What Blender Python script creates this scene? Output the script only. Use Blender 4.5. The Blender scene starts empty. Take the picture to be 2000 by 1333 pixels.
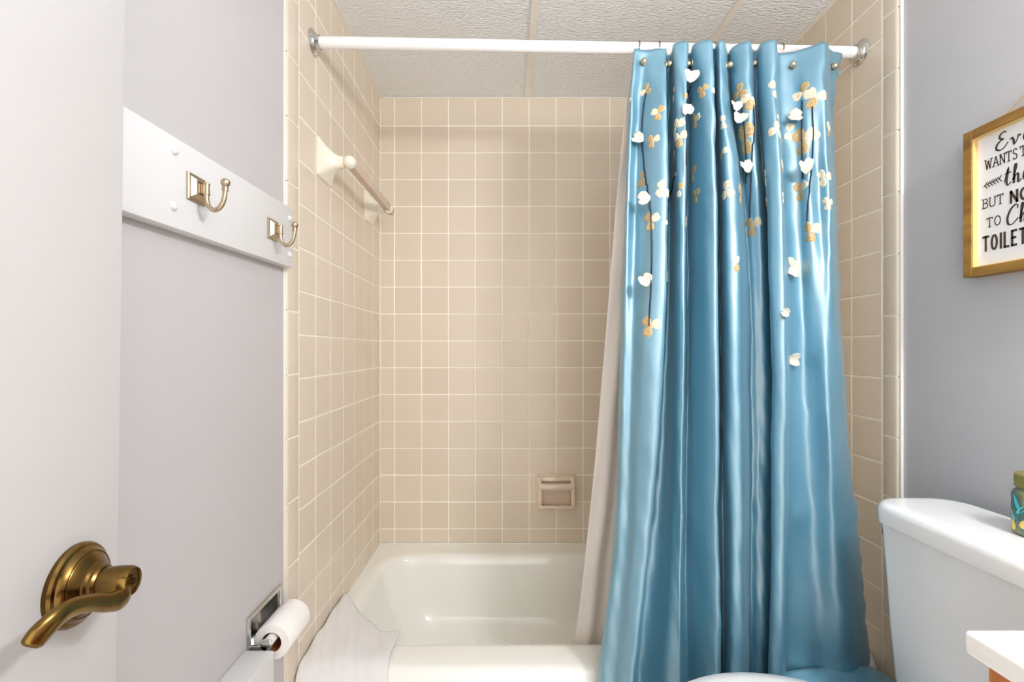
import bpy, bmesh, math, random
from mathutils import Vector, Matrix
random.seed(7)
PI = math.pi
sc = bpy.context.scene
COL = sc.collection

# ------------------------------------------------------------------ camera, world, exposure
F, VX, VY, CZ = 925.0, 988.0, 684.0, 1.12        # focal length (px), vanishing point (px), eye height
cam_d = bpy.data.cameras.new('camera'); cam = bpy.data.objects.new('camera', cam_d); COL.objects.link(cam)
cam.location = (0, 0, CZ); cam.rotation_euler = (PI/2, 0, 0)
cam_d.sensor_width = 36; cam_d.lens = F/2000*36
cam_d.shift_x = (1000-VX)/2000; cam_d.shift_y = (VY-666.5)/2000
cam_d.clip_start = 0.02
sc.camera = cam
W = bpy.data.worlds.new('hall_fill'); sc.world = W; W.use_nodes = True  # even ambient light added as soft fill, entering by the open doorway
W.node_tree.nodes['Background'].inputs[0].default_value = (1.0, 0.955, 0.89, 1)
W.node_tree.nodes['Background'].inputs[1].default_value = 2.5
LAMP = 140.0                                       # emission of the vanity globes
sc.view_settings.view_transform = 'Standard'; sc.view_settings.look = 'None'
sc.view_settings.gamma = 1.0; sc.view_settings.exposure = 0.16
sc.view_settings.use_curve_mapping = False
sc.cycles.max_bounces = 8; sc.cycles.diffuse_bounces = 6; sc.cycles.glossy_bounces = 3; sc.cycles.caustics_reflective = False

def at(px, py, Y): return Vector(((px-VX)*Y/F, Y, CZ-(py-VY)*Y/F))

# room numbers (metres)
XL, XR = -0.517, 0.974          # tile faces
PL, PR = -0.525, 0.985          # painted faces
YB = 1.938                      # back tile face
YF = -0.27                      # front wall inner face
ZC = CZ+1.031                   # ceiling
ZT = CZ-0.794                   # tub rim
P = 0.11                        # tile pitch

# ------------------------------------------------------------------ materials
def srgb(r, g, b):
    f = lambda c: (c/255/12.92 if c/255 <= .04045 else ((c/255+.055)/1.055)**2.4)
    return (f(r), f(g), f(b), 1)
def mat(name, col, rough=.5, metal=0, spec=.5, bump=None, var=0, coat=0, noise=None, trans=0, sheen=0):
    m = bpy.data.materials.new(name); m.use_nodes = True
    nt = m.node_tree; b = nt.nodes['Principled BSDF']
    b.inputs['Base Color'].default_value = col
    b.inputs['Roughness'].default_value = rough
    b.inputs['Metallic'].default_value = metal
    b.inputs['Specular IOR Level'].default_value = spec
    if coat: b.inputs['Coat Weight'].default_value = coat; b.inputs['Coat Roughness'].default_value = .06
    if sheen: b.inputs['Sheen Weight'].default_value = sheen; b.inputs['Sheen Roughness'].default_value = .4
    N = lambda t: nt.nodes.new(t)
    tc = N('ShaderNodeTexCoord')
    colsock = None
    if noise:                                     # (scale, second colour, stretch xyz)
        s, c2, st = noise
        mp = N('ShaderNodeMapping'); mp.inputs['Scale'].default_value = st
        nt.links.new(tc.outputs['Object'], mp.inputs['Vector'])
        n = N('ShaderNodeTexNoise'); n.inputs['Scale'].default_value = s; n.inputs['Detail'].default_value = 6
        nt.links.new(mp.outputs[0], n.inputs['Vector'])
        r = N('ShaderNodeValToRGB'); r.color_ramp.elements[0].position = .35; r.color_ramp.elements[1].position = .65
        r.color_ramp.elements[0].color = col; r.color_ramp.elements[1].color = c2
        nt.links.new(n.outputs['Fac'], r.inputs['Fac']); colsock = r.outputs['Color']
    if var:
        oi = N('ShaderNodeObjectInfo')
        hs = N('ShaderNodeHueSaturation')
        mr = N('ShaderNodeMapRange'); mr.inputs['To Min'].default_value = 1-var; mr.inputs['To Max'].default_value = 1+var
        nt.links.new(oi.outputs['Random'], mr.inputs['Value']); nt.links.new(mr.outputs[0], hs.inputs['Value'])
        if colsock: nt.links.new(colsock, hs.inputs['Color'])
        else: hs.inputs['Color'].default_value = col
        colsock = hs.outputs['Color']
    if colsock: nt.links.new(colsock, b.inputs['Base Color'])
    if bump:                                      # (scale, strength, distance, stretch)
        s, st, d, sx = bump
        mp = N('ShaderNodeMapping'); mp.inputs['Scale'].default_value = sx
        nt.links.new(tc.outputs['Object'], mp.inputs['Vector'])
        n = N('ShaderNodeTexNoise'); n.inputs['Scale'].default_value = s; n.inputs['Detail'].default_value = 4
        nt.links.new(mp.outputs[0], n.inputs['Vector'])
        bp = N('ShaderNodeBump'); bp.inputs['Strength'].default_value = st; bp.inputs['Distance'].default_value = d
        nt.links.new(n.outputs['Fac'], bp.inputs['Height']); nt.links.new(bp.outputs[0], b.inputs['Normal'])
    if trans:
        out = nt.nodes['Material Output']
        tr = N('ShaderNodeBsdfTranslucent'); tr.inputs['Color'].default_value = col
        if colsock: nt.links.new(colsock, tr.inputs['Color'])
        mx = N('ShaderNodeMixShader'); mx.inputs[0].default_value = trans
        nt.links.new(b.outputs[0], mx.inputs[1]); nt.links.new(tr.outputs[0], mx.inputs[2])
        nt.links.new(mx.outputs[0], out.inputs['Surface'])
    return m
M = {}
M['paint'] = mat('lilac_grey_paint', srgb(197, 194, 195), .45, bump=(60, .12, .002, (1, 1, 1)))
M['door'] = mat('door_paint', srgb(202, 200, 199), .4, bump=(25, .08, .002, (1, 1, .3)))
M['tile'] = mat('beige_tile', srgb(223, 210, 191), .26, var=.025, bump=(9, .05, .003, (1, 1, 1)))
M['grout'] = mat('cream_grout', srgb(253, 247, 234), .8)
M['edge'] = mat('caulk', srgb(240, 238, 232), .5)
M['ceil'] = mat('ceiling_panel', srgb(245, 248, 251), .9, bump=(70, 1.0, .008, (1, 2.0, 1)), noise=(120, srgb(238, 241, 244), (1, 2.2, 1)))
M['tbar'] = mat('grid_bar', srgb(240, 237, 229), .5)
M['white'] = mat('white_paint', srgb(222, 222, 222), .35)
M['porc'] = mat('porcelain', srgb(247, 247, 246), .08, coat=.4)
M['tub'] = mat('tub_enamel', srgb(246, 247, 241), .1, coat=.3)
M['ceram'] = mat('ivory_ceramic', srgb(236, 230, 214), .12, coat=.3)
M['soap'] = mat('beige_ceramic', srgb(228, 210, 190), .14, coat=.3)
M['acryl'] = mat('towel_bar_plastic', srgb(205, 186, 170), .2)
M['rod'] = mat('white_rod', srgb(245, 245, 245), .3)
M['chrome'] = mat('chrome', srgb(215, 213, 210), .1, 1)
M['wire'] = mat('bronze_wire', srgb(150, 124, 96), .35, 1)
M['recess'] = mat('satin_chrome', srgb(170, 170, 168), .22, 1)
M['nickel'] = mat('brushed_nickel', srgb(196, 180, 156), .34, 1)
M['brass'] = mat('antique_brass', srgb(140, 112, 62), .25, 1, noise=(14, srgb(98, 74, 38), (1, 1, 1)))
M['darkbrass'] = mat('dark_brass', srgb(70, 48, 20), .35, 1)
M['curtain'] = mat('blue_satin', srgb(50, 134, 163), .4, spec=.5, sheen=.2, bump=(500, .08, .0006, (1, 1, .15)), trans=.10)
nt = M['curtain'].node_tree; o_ = nt.nodes['Material Output']; src = o_.inputs['Surface'].links[0].from_socket
gs = nt.nodes.new('ShaderNodeBsdfGlossy'); gs.inputs['Color'].default_value = (.72, .86, .93, 1); gs.inputs['Roughness'].default_value = .52
mx = nt.nodes.new('ShaderNodeMixShader'); mx.inputs[0].default_value = .33
nt.links.new(src, mx.inputs[1]); nt.links.new(gs.outputs[0], mx.inputs[2]); nt.links.new(mx.outputs[0], o_.inputs['Surface'])
M['liner'] = mat('white_liner', srgb(244, 238, 232), .6, trans=.3)
M['gold'] = mat('gold_embroidery', srgb(207, 180, 132), .5)
M['cream'] = mat('cream_embroidery', srgb(244, 232, 208), .5)
M['petal'] = mat('white_applique', srgb(222, 217, 203), .55, trans=.1)
M['stem'] = mat('dark_stem_thread', srgb(28, 28, 48), .6)
M['towel'] = mat('white_terry', srgb(246, 245, 245), .95, bump=(420, .8, .004, (1, 1, 1)), sheen=.3)
M['paper'] = mat('tissue_paper', srgb(246, 243, 240), .95, bump=(160, .3, .002, (1, 1, 1)))
M['core'] = mat('cardboard', srgb(150, 84, 44), .9)
M['frame'] = mat('golden_wood', srgb(172, 128, 52), .55, noise=(7, srgb(130, 90, 30), (6, 1, 6)))
M['framein'] = mat('pale_wood_edge', srgb(226, 190, 122), .6)
M['board'] = mat('sign_board', srgb(240, 238, 238), .6)
M['ink'] = mat('dark_brown_ink', srgb(74, 55, 45), .7)
M['twine'] = mat('jute_twine', srgb(196, 160, 116), .9)
M['oak'] = mat('orange_oak', srgb(196, 120, 44), .4, noise=(5, srgb(166, 92, 28), (8, 8, 1)))
M['counter'] = mat('counter_white', srgb(246, 245, 243), .15, coat=.3)
M['lidgold'] = mat('gold_lid', srgb(188, 164, 92), .3, .8)
M['jar'] = mat('painted_jar', srgb(58, 104, 100), .15, noise=(28, srgb(132, 122, 66), (1, 1, .6)), coat=.4)
M['jarleaf'] = mat('jar_leaf', srgb(72, 190, 205), .3)
M['jarflower'] = mat('jar_flower', srgb(232, 206, 110), .3)
M['blue'] = mat('blue_sticker', srgb(40, 62, 122), .4)
M['floor'] = mat('floor_vinyl', srgb(226, 220, 210), .35)
M['dark'] = mat('dark_gap', srgb(60, 58, 54), .8)
g = bpy.data.materials.new('lamp_globe'); g.use_nodes = True
b = g.node_tree.nodes['Principled BSDF']; b.inputs['Emission Color'].default_value = (.97, .985, 1, 1)
b.inputs['Emission Strength'].default_value = LAMP; M['globe'] = g

# ------------------------------------------------------------------ builders
def obj(name, verts, faces, m, parent=None, smooth=None, origin=None):
    """one mesh object; verts in world space; smooth = angle in degrees or None"""
    wl = Vector((0, 0, 0)); q = parent
    while q: wl += Vector(q.location); q = q.parent
    o0 = Vector(origin) if origin is not None and not parent else wl
    me = bpy.data.meshes.new(name)
    me.from_pydata([tuple(Vector(v)-o0) for v in verts], [], faces)
    bm = bmesh.new(); bm.from_mesh(me); bmesh.ops.recalc_face_normals(bm, faces=bm.faces); bm.to_mesh(me); bm.free()
    mats = m if isinstance(m, (list, tuple)) else [m]
    for k in mats: me.materials.append(M[k])
    if smooth:
        for p in me.polygons: p.use_smooth = True
        me.set_sharp_from_angle(angle=math.radians(smooth))
    o = bpy.data.objects.new(name, me); COL.objects.link(o)
    if parent:
        o.parent = parent
    else: o.location = o0
    return o
def empty(name, loc):
    o = bpy.data.objects.new(name, None); COL.objects.link(o); o.location = loc; o.empty_display_size = .05
    return o
def tag(o, label, cat=None, group=None, kind=None):
    o['label'] = label
    if cat: o['category'] = cat
    if group: o['group'] = group
    if kind: o['kind'] = kind
    return o
class G:
    """collects geometry"""
    def __init__(s): s.v, s.f = [], []
    def add(s, v, f):
        n = len(s.v); s.v += [Vector(x) for x in v]; s.f += [tuple(i+n for i in q) for q in f]; return s
    def box(s, x0, x1, y0, y1, z0, z1, bev=0, seg=2, mtx=None):
        bm = bmesh.new(); bmesh.ops.create_cube(bm, size=1)
        for v in bm.verts: v.co = Vector(((x0+x1)/2+v.co.x*(x1-x0), (y0+y1)/2+v.co.y*(y1-y0), (z0+z1)/2+v.co.z*(z1-z0)))
        if bev: bmesh.ops.bevel(bm, geom=bm.edges[:], offset=bev, segments=seg, profile=.5, affect='EDGES')
        return s.bm(bm, mtx)
    def bm(s, bm, mtx=None):
        bm.verts.index_update()
        v = [(mtx @ x.co) if mtx else x.co.copy() for x in bm.verts]
        s.add(v, [tuple(x.index for x in f.verts) for f in bm.faces]); bm.free(); return s
    def rings(s, R, caps=(True, True), closed=True):
        n = len(R[0]); v = [p for r in R for p in r]; f = []
        for i in range(len(R)-1):
            for j in range(n if closed else n-1):
                k = (j+1) % n; f.append((i*n+j, i*n+k, (i+1)*n+k, (i+1)*n+j))
        if caps[0]: f.append(tuple(range(n))[::-1])
        if caps[1]: f.append(tuple((len(R)-1)*n+j for j in range(n)))
        return s.add(v, f)
    def tube(s, path, r, n=10, caps=True, flat=1.0, up=None):
        path = [Vector(p) for p in path]; R = []
        prev = None
        for i, p in enumerate(path):
            t = (path[min(i+1, len(path)-1)]-path[max(i-1, 0)]).normalized()
            if prev is None:
                a = up if up is not None else (Vector((0, 0, 1)) if abs(t.z) < .9 else Vector((1, 0, 0)))
                u = (a-t*a.dot(t)).normalized()
            else: u = (prev-t*prev.dot(t)).normalized()
            prev = u; w = t.cross(u)
            rr = r[i] if isinstance(r, (list, tuple)) else r
            fl = flat[i] if isinstance(flat, (list, tuple)) else flat
            R.append([p+(u*math.cos(2*PI*k/n)+w*math.sin(2*PI*k/n)*fl)*rr for k in range(n)])
        return s.rings(R, (caps, caps))
    def lathe(s, base, axis, prof, n=32, caps=True):
        base, t = Vector(base), Vector(axis).normalized()
        a = Vector((0, 0, 1)) if abs(t.z) < .9 else Vector((1, 0, 0))
        u = (a-t*a.dot(t)).normalized(); w = t.cross(u)
        return s.rings([[base+t*h+(u*math.cos(2*PI*k/n)+w*math.sin(2*PI*k/n))*max(r, 1e-5) for k in range(n)] for r, h in prof], (caps, caps))
    def ball(s, c, r, n=14, m=10, sc=(1, 1, 1)):
        c = Vector(c)
        return s.rings([[c+Vector((math.sin(PI*i/m)*math.cos(2*PI*k/n)*r*sc[0], math.sin(PI*i/m)*math.sin(2*PI*k/n)*r*sc[1], -math.cos(PI*i/m)*r*sc[2])) for k in range(n)]
                        for i in [.12]+list(range(1, m))+[m-.12]])
    def torus(s, c, axis, R, r, n=24, m=8):
        c, t = Vector(c), Vector(axis).normalized()
        a = Vector((0, 0, 1)) if abs(t.z) < .9 else Vector((1, 0, 0))
        u = (a-t*a.dot(t)).normalized(); w = t.cross(u); R2 = []
        for i in range(n+1):
            d = u*math.cos(2*PI*i/n)+w*math.sin(2*PI*i/n)
            R2.append([c+d*(R+r*math.cos(2*PI*k/m))+t*r*math.sin(2*PI*k/m) for k in range(m)])
        return s.rings(R2, (False, False))
    def mk(s, name, m, parent=None, smooth=35, origin=None): return obj(name, s.v, s.f, m, parent, smooth, origin)
def cr(pts, n):
    """Catmull-Rom through points, n steps per span"""
    pts = [Vector(p) for p in pts]; out = []
    for i in range(len(pts)-1):
        a = pts[i-1] if i else pts[0]*2-pts[1]; b, c = pts[i], pts[i+1]
        d = pts[i+2] if i+2 < len(pts) else pts[-1]*2-pts[-2]
        for k in range(n):
            t = k/n
            out.append(.5*((2*b)+(c-a)*t+(2*a-5*b+4*c-d)*t*t+(3*b-a-3*c+d)*t**3))
    out.append(pts[-1]); return out
def cr1(v, n): return [p.x for p in cr([Vector((x, 0, 0)) for x in v], n)]
def rfront(x0, x1, y0, y1, rb, rf, z, n=8):
    rr_ = rf*2
    out = []
    for cx, cy, a, r in ((x1-rb, y1-rb, 0, rb), (x0+rb, y1-rb, PI/2, rb), (x0+rf, y0+rf, PI, rf), (x1-rr_, y0+rr_, 1.5*PI, rr_)):
        for k in range(n+1):
            q = a+PI/2*k/n; out.append(Vector((cx+r*math.cos(q), cy+r*math.sin(q), z)))
    return out
def rrect(x0, x1, y0, y1, r, z, n=8):
    r = min(r, (x1-x0)/2-1e-4, (y1-y0)/2-1e-4); out = []
    for cx, cy, a in ((x1-r, y1-r, 0), (x0+r, y1-r, PI/2), (x0+r, y0+r, PI), (x1-r, y0+r, 1.5*PI)):
        for k in range(n+1):
            q = a+PI/2*k/n; out.append(Vector((cx+r*math.cos(q), cy+r*math.sin(q), z)))
    return out

# ------------------------------------------------------------------ the room
def struct(o, label=None):
    o['kind'] = 'structure'
    if label: o['label'] = label
    return o
struct(G().box(-.9, 1.4, -.9, 2.1, -.1, 0).mk('floor', 'floor', smooth=None), 'plain floor of the small bathroom')
YLE, YRE = 1.120, 1.176          # where the tile stops on the left and right walls
# recess for the paper holder
hy0, hy1, hz0, hz1 = .972, 1.088, CZ-.652, CZ-.555
gl = G().box(PL-.12, PL, YF-.1, hy0, 0, ZC+.05).box(PL-.12, PL, hy1, 2.1, 0, ZC+.05)
gl.box(PL-.12, PL, hy0, hy1, 0, hz0).box(PL-.12, PL, hy0, hy1, hz1, ZC+.05)
wall_left = struct(gl.mk('wall_left', 'paint', smooth=None), 'lilac grey painted wall with beige tile around the tub, left')
wall_right = struct(G().box(PR, PR+.12, YF-.1, 2.1, 0, ZC+.05).mk('wall_right', 'paint', smooth=None), 'grey painted wall behind the toilet with beige tile at the tub')
wall_back = struct(G().box(PL, PR, YB+.0045, 2.1, 0, ZC+.05).mk('wall_back', 'paint', smooth=None), 'beige tiled wall behind the bathtub')
DX0, DX1, DZ = -.33, .46, 2.03
struct(G().box(PL, DX0, YF-.1, YF, 0, ZC+.05).box(DX1, PR, YF-.1, YF, 0, ZC+.05).box(DX0, DX1, YF-.1, YF, DZ, ZC+.05).mk('wall_front', 'paint', smooth=None), 'painted wall with the open doorway')

def grid_bed(parent, name, box): return G().box(*box).mk(name, 'grout', parent, None)
grid_bed(wall_back, 'grout_bed', (XL-.004, XR+.006, YB+.0012, YB+.0044, ZT-.05, ZC))
grid_bed(wall_left, 'grout_bed', (PL+.0001, XL-.0012, YLE+.006, YB+.002, ZT-.30, ZC))
grid_bed(wall_right, 'grout_bed', (XR+.0012, PR-.0001, YRE+.006, YB+.002, ZT-.30, ZC))

tile_cache = {}
GAP = .0042
def tile_mesh(w, h):
    key = (round(w, 4), round(h, 4))
    if key in tile_cache: return tile_cache[key]
    a, bq, c, t = w/2, h/2, .0016, .0014
    v = [(-a, -bq, -t), (a, -bq, -t), (a, bq, -t), (-a, bq, -t), (-a, -bq, -t*.5), (a, -bq, -t*.5), (a, bq, -t*.5), (-a, bq, -t*.5),
         (-a+c, -bq+c, 0), (a-c, -bq+c, 0), (a-c, bq-c, 0), (-a+c, bq-c, 0)]
    f = [(8, 9, 10, 11)]
    for i in range(4):
        j = (i+1) % 4; f += [(i, j, 4+j, 4+i), (4+i, 4+j, 8+j, 8+i)]
    me = bpy.data.meshes.new('tile'); me.from_pydata(v, [], f); me.materials.append(M['tile'])
    tile_cache[key] = me; return me
def tile(parent, M3, u0, u1, v0, v1):
    w, h = u1-u0-GAP, v1-v0-GAP
    if w < .008 or h < .008: return
    o = bpy.data.objects.new('tile', tile_mesh(w, h)); COL.objects.link(o); o.parent = parent
    # hand-set tiles: a fraction of a degree out of plane
    jit = Matrix.Rotation(random.uniform(-.0012, .0012), 4, 'X') @ Matrix.Rotation(random.uniform(-.0012, .0012), 4, 'Y')
    o.matrix_world = M3 @ Matrix.Translation(((u0+u1)/2, (v0+v1)/2, random.uniform(-.0002, .0002))) @ jit
def frame3(u, v, n, o):
    m = Matrix.Identity(4)
    for i in range(3): m[i][0], m[i][1], m[i][2], m[i][3] = u[i], v[i], n[i], o[i]
    return m
rows = [CZ+.9177-P*k for k in range(-1, 22)]
rows[0] = ZC
zr = [z for z in rows if z > ZT+.02]+[ZT+.003]
cols = [XL]+[(771-VX)/477.3+P*k for k in range(13)]; cols = [c for c in cols if c < XR-.02]+[XR]
MB = frame3((1, 0, 0), (0, 0, 1), (0, -1, 0), (0, YB, 0))
for i in range(len(cols)-1):
    for j in range(len(zr)-1): tile(wall_back, MB, cols[i], cols[i+1], zr[j+1], zr[j])
# side walls: the tile runs on below the rim in front of the tub
zs = [z for z in rows if z > .1]
ML = frame3((0, 1, 0), (0, 0, 1), (1, 0, 0), (XL, 0, 0))
cl = [1.184, 1.289, 1.399, 1.509, 1.619, 1.729, 1.839, YB]
MR = frame3((0, -1, 0), (0, 0, 1), (-1, 0, 0), (XR, 0, 0))
cR = [1.225, 1.333, 1.443, 1.553, 1.663, 1.773, 1.883, YB]
for (wl, mm, cs, sg) in ((wall_left, ML, cl, 1), (wall_right, MR, cR, -1)):
    for i in range(len(cs)-1):
        zz = zs if i == 0 else zr
        for j in range(len(zz)-1):
            a, c = sorted((sg*cs[i], sg*cs[i+1])); tile(wl, mm, a, c, zz[j+1], zz[j])
def bullnose(parent, xface, xwall, yedge, yin, joint):
    z0 = joint; ZZ = [joint+.1535*k for k in range(-8, 9)]
    ZZ = [z for z in ZZ if .25 < z < ZC-.02]+[ZC]; s = 1 if xwall < xface else -1
    d = abs(xface-xwall); cache = {}
    for a, c in zip(ZZ, ZZ[1:]):
        h = c-a-GAP; key = round(h, 4)
        if key not in cache:
            pr = [(xface-s*.0014, yin-GAP/2), (xface-s*.0005, yin-GAP/2), (xface, yin-GAP/2-.0015)]
            r = d-.0005
            for k in range(7):
                q = PI/2*k/6; pr.append((xface-s*r*(1-math.cos(q)), yedge+r-r*math.sin(q)))
            pr.append((xface-s*d, yedge))
            v = [(x, y, -h/2) for x, y in pr]+[(x, y, h/2) for x, y in pr]; n = len(pr)
            f = [(i, i+1, n+i+1, n+i) for i in range(n-1)]+[tuple(range(n)), tuple(range(n, 2*n))]
            me = bpy.data.meshes.new('bullnose_tile'); me.from_pydata(v, [], f)
            bm = bmesh.new(); bm.from_mesh(me); bmesh.ops.recalc_face_normals(bm, faces=bm.faces); bm.to_mesh(me); bm.free()
            for p in me.polygons: p.use_smooth = True
            me.set_sharp_from_angle(angle=.7); me.materials.append(M['tile']); cache[key] = me
        o = bpy.data.objects.new('bullnose_tile', cache[key]); COL.objects.link(o); o.parent = parent; o.location = (0, 0, (a+c)/2)
bullnose(wall_left, XL, PL, YLE, 1.184, CZ+.094)
bullnose(wall_right, XR, PR, YRE, 1.225, CZ+.087)
# caulk: corners, tub line, tile edges
G().box(XL, XL+.006, YB-.006, YB, ZT, ZC-.004, .002, 1).mk('corner_caulk', 'edge', wall_back, 40)
G().box(XR-.006, XR, YB-.006, YB, ZT, ZC-.004, .002, 1).mk('corner_caulk', 'edge', wall_back, 40)
G().box(XL, XR, YB-.005, YB, ZT-.001, ZT+.005, .0015, 1).mk('tub_caulk', 'edge', wall_back, 40)
G().box(PL, XL-.004, YLE-.004, YLE+.001, .3, ZC, .001, 1).mk('edge_caulk', 'edge', wall_left, 40)
G().box(XR+.004, PR, YRE-.004, YRE+.001, .1, ZC, .001, 1).mk('edge_caulk', 'edge', wall_right, 40)

# ceiling: lay-in panels on a metal grid
ceiling = struct(G().box(-.9, 1.4, -.9, 2.1, ZC+.04, ZC+.1).mk('ceiling', 'dark', smooth=None), 'suspended ceiling of textured white panels')
tb = [-.5185, .0885, .695, 1.302]
ycross = [YF, .718, YB]
for i in range(3):
    for j in range(2):
        x0, x1, y0, y1 = max(tb[i], PL)+.006, min(tb[i+1], PR)-.002, ycross[j]+.004, ycross[j+1]-.003
        G().box(x0, x1, y0, y1, ZC+.004, ZC+.018).mk('ceiling_panel', 'ceil', ceiling, None)
for x in tb[1:3]:
    G().box(x-.012, x+.012, YF, YB, ZC, ZC+.003, .0008, 1).mk('grid_bar', 'tbar', ceiling, None)
for y in ycross[1:2]:
    G().box(PL, PR, y-.012, y+.012, ZC-.0003, ZC+.0028, .0008, 1).mk('grid_bar', 'tbar', ceiling, None)
G().box(PL, XL+.017, YF, YB, ZC-.0004, ZC+.003, .0008, 1).mk('wall_angle', 'tbar', ceiling, None)
G().box(XR-.012, PR, YF, YB, ZC-.0004, ZC+.003, .0008, 1).mk('wall_angle', 'tbar', ceiling, None)
G().box(PL, PR, YB-.006, YB+.004, ZC-.0008, ZC+.003, .0008, 1).mk('wall_angle', 'tbar', ceiling, None)

# door casing round the open doorway behind the camera
gt = G().box(DX0-.06, DX0, YF, YF+.015, 0, DZ+.06, .003, 1).box(DX1, DX1+.06, YF, YF+.015, 0, DZ+.06, .003, 1).box(DX0, DX1, YF, YF+.015, DZ, DZ+.06, .003, 1)
struct(gt.mk('trim_1', 'white', smooth=None), 'white casing round the open doorway')
# boxed ledge low on the left wall
gx = G().box(PL, -.465, .565, .952, 0, CZ-.603, .004, 2)
struct(gx.mk('trim_2', 'white', smooth=40), 'white boxed ledge low on the left wall under the paper roll')

# ------------------------------------------------------------------ open door with its lever
TH = math.radians(-7)
tv, nv, zv = Vector((math.sin(TH), math.cos(TH), 0)), Vector((math.cos(TH), -math.sin(TH), 0)), Vector((0, 0, 1))
E = Vector((-.414, .506, 0))
lean = Matrix.Translation((E.x, E.y, CZ-.221)) @ Matrix.Rotation(math.radians(.75), 4, 'Y') @ Matrix.Translation((-E.x, -E.y, -(CZ-.221)))
door = empty('door_1', (E.x, E.y, 0)); struct(door, 'white flush door standing open at the left')
dm = lean @ Matrix(((tv.x, nv.x, 0, E.x), (tv.y, nv.y, 0, E.y), (0, 0, 1, 0), (0, 0, 0, 1)))
G().box(-.75, 0, -.035, 0, .012, 2.02, .0015, 2, mtx=dm).mk('door_panel', 'door', door, 40)
K = E-tv*.06+zv*(CZ-.221)
def dk(s, t, z): return K+nv*s+tv*t+zv*z
hd = G().lathe(K, nv, [(.0378, 0), (.0378, .004), (.0362, .0065), (.0335, .0075), (.0325, .010), (.0298, .0125), (.0285, .0125), (.0275, .0135), (.0195, .0180), (.0192, .0198), (.0172, .0215), (.0168, .024), (.015, .026)], 48)
rosette = hd.mk('door_handle', 'brass', door, 28)
# lever: hub barrel, then a waved arm
hub = G().lathe(dk(.022, 0, 0), nv, [(.0138, 0), (.0142, .006), (.0146, .016), (.0142, .026), (.0125, .0292), (.0118, .0295), (.0112, .0275), (.006, .027), (.0058, .0288), (.0001, .0292)], 32)
hub.mk('lever_hub', 'brass', rosette, 30, origin=K)
pa = cr([dk(.040, .004, -.003), dk(.047, -.010, -.010), dk(.047, -.026, -.006), dk(.045, -.044, .003), dk(.043, -.063, .009), dk(.041, -.077, .008), dk(.037, -.086, .002), dk(.034, -.091, -.005)], 8)
rr = cr1([.0105, .0105, .0085, .0075, .0078, .0086, .0094, .0086], 8); rr[-1] = .006; rr[-2] = .0078
G().tube(pa, rr, 16, True, [.62]*len(pa), up=Vector((0, 0, 1))).mk('lever_arm', 'brass', rosette, 40, origin=K)
G().lathe(dk(.0508, 0, 0), nv, [(.0035, 0), (.0032, .0014), (.0001, .0016)], 16).mk('privacy_pin', 'darkbrass', rosette, 30, origin=K)

# ------------------------------------------------------------------ hook rail
XBD = -.500
def rail_z(Y, off): return CZ+.2565+.0215*(Y-.856)+off
rail = empty('hook_rail', (PL, .83, CZ+.256))
ga = math.atan(.0215)
rm = Matrix.Translation((0, .856, CZ+.2565)) @ Matrix.Rotation(ga, 4, 'X')
G().box(PL, XBD, -.30, .256, -.0693, .0693, .003, 2, mtx=rm).mk('board', 'white', rail, 40)
tag(rail, 'white painted board screwed to the wall above the paper roll, carrying two metal hooks', 'hook rail')
for (y, z) in ((.7137, .301), (.7115, .216), (1.0934, .3038), (1.0934, .2199)):
    G().lathe((XBD, y, CZ+z), (1, 0, 0), [(.0072, 0), (.0068, .002), (.0052, .0042), (.0028, .0056), (.0002, .006)], 20).mk('screw_cap', 'white', rail, 50)
def coat_hook(Y, zc, label):
    h = empty('coat_hook', (XBD, Y, CZ+zc)); c = Vector((XBD, Y, CZ+zc)); m = G()
    def sq(a, x): return [c+Vector((x, sy*a, sz*a)) for sy, sz in ((-1, -1), (1, -1), (1, 1), (-1, 1))]
    m.rings([sq(.0215, 0), sq(.0215, .003), sq(.0195, .0042), (sq(.0165, .0042)), sq(.0115, .0105), sq(.0112, .0118), sq(.0095, .0118), sq(.009, .0105)])
    m.mk('back_plate', 'nickel', h, 20)
    G().lathe(c+Vector((.0105, 0, .0)), (1, 0, 0), [(.003, 0), (.003, .0014), (.0015, .0018), (.0002, .0012)], 12).mk('screw', 'darkbrass', h, 30)
    G().box(c.x+.0105, c.x+.0185, c.y-.0035, c.y+.0035, c.z-.0085, c.z+.0085, .0012, 1).lathe(c+Vector((.0185, 0, -.0095)), (0, 0, 1), [(.0052, 0), (.0056, .001), (.0056, .0022), (.0046, .003), (.0046, .016), (.0056, .0168), (.0056, .018), (.0048, .019)], 16).mk('post', 'nickel', h, 35)
    p = cr([c+Vector(q) for q in ((.0185, 0, -.008), (.0188, 0, -.018), (.0215, 0, -.027), (.029, 0, -.0335), (.038, 0, -.031), (.0445, 0, -.022), (.0475, 0, -.010), (.0482, 0, -.001))], 6)
    G().tube(p, .0038, 12).mk('hook_arm', 'nickel', h, 60)
    e = c+Vector((.0482, 0, -.003))
    G().lathe(e, (.06, 0, 1), [(.0038, 0), (.0054, .0006), (.0054, .0022), (.0042, .003), (.0042, .0042), (.0052, .0048), (.0052, .006), (.004, .0068), (.0052, .0085), (.0068, .011), (.0074, .0142), (.0066, .0172), (.0042, .0192), (.0002, .0198)], 20).mk('ball_tip', 'nickel', h, 40)
    return tag(h, label, 'hook', 'hooks on the white rail')
coat_hook(.762, .2588, 'brushed nickel coat hook on the white rail, the one nearer the door')
coat_hook(1.0125, .2572, 'brushed nickel coat hook on the white rail, the one beside the tile')

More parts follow.
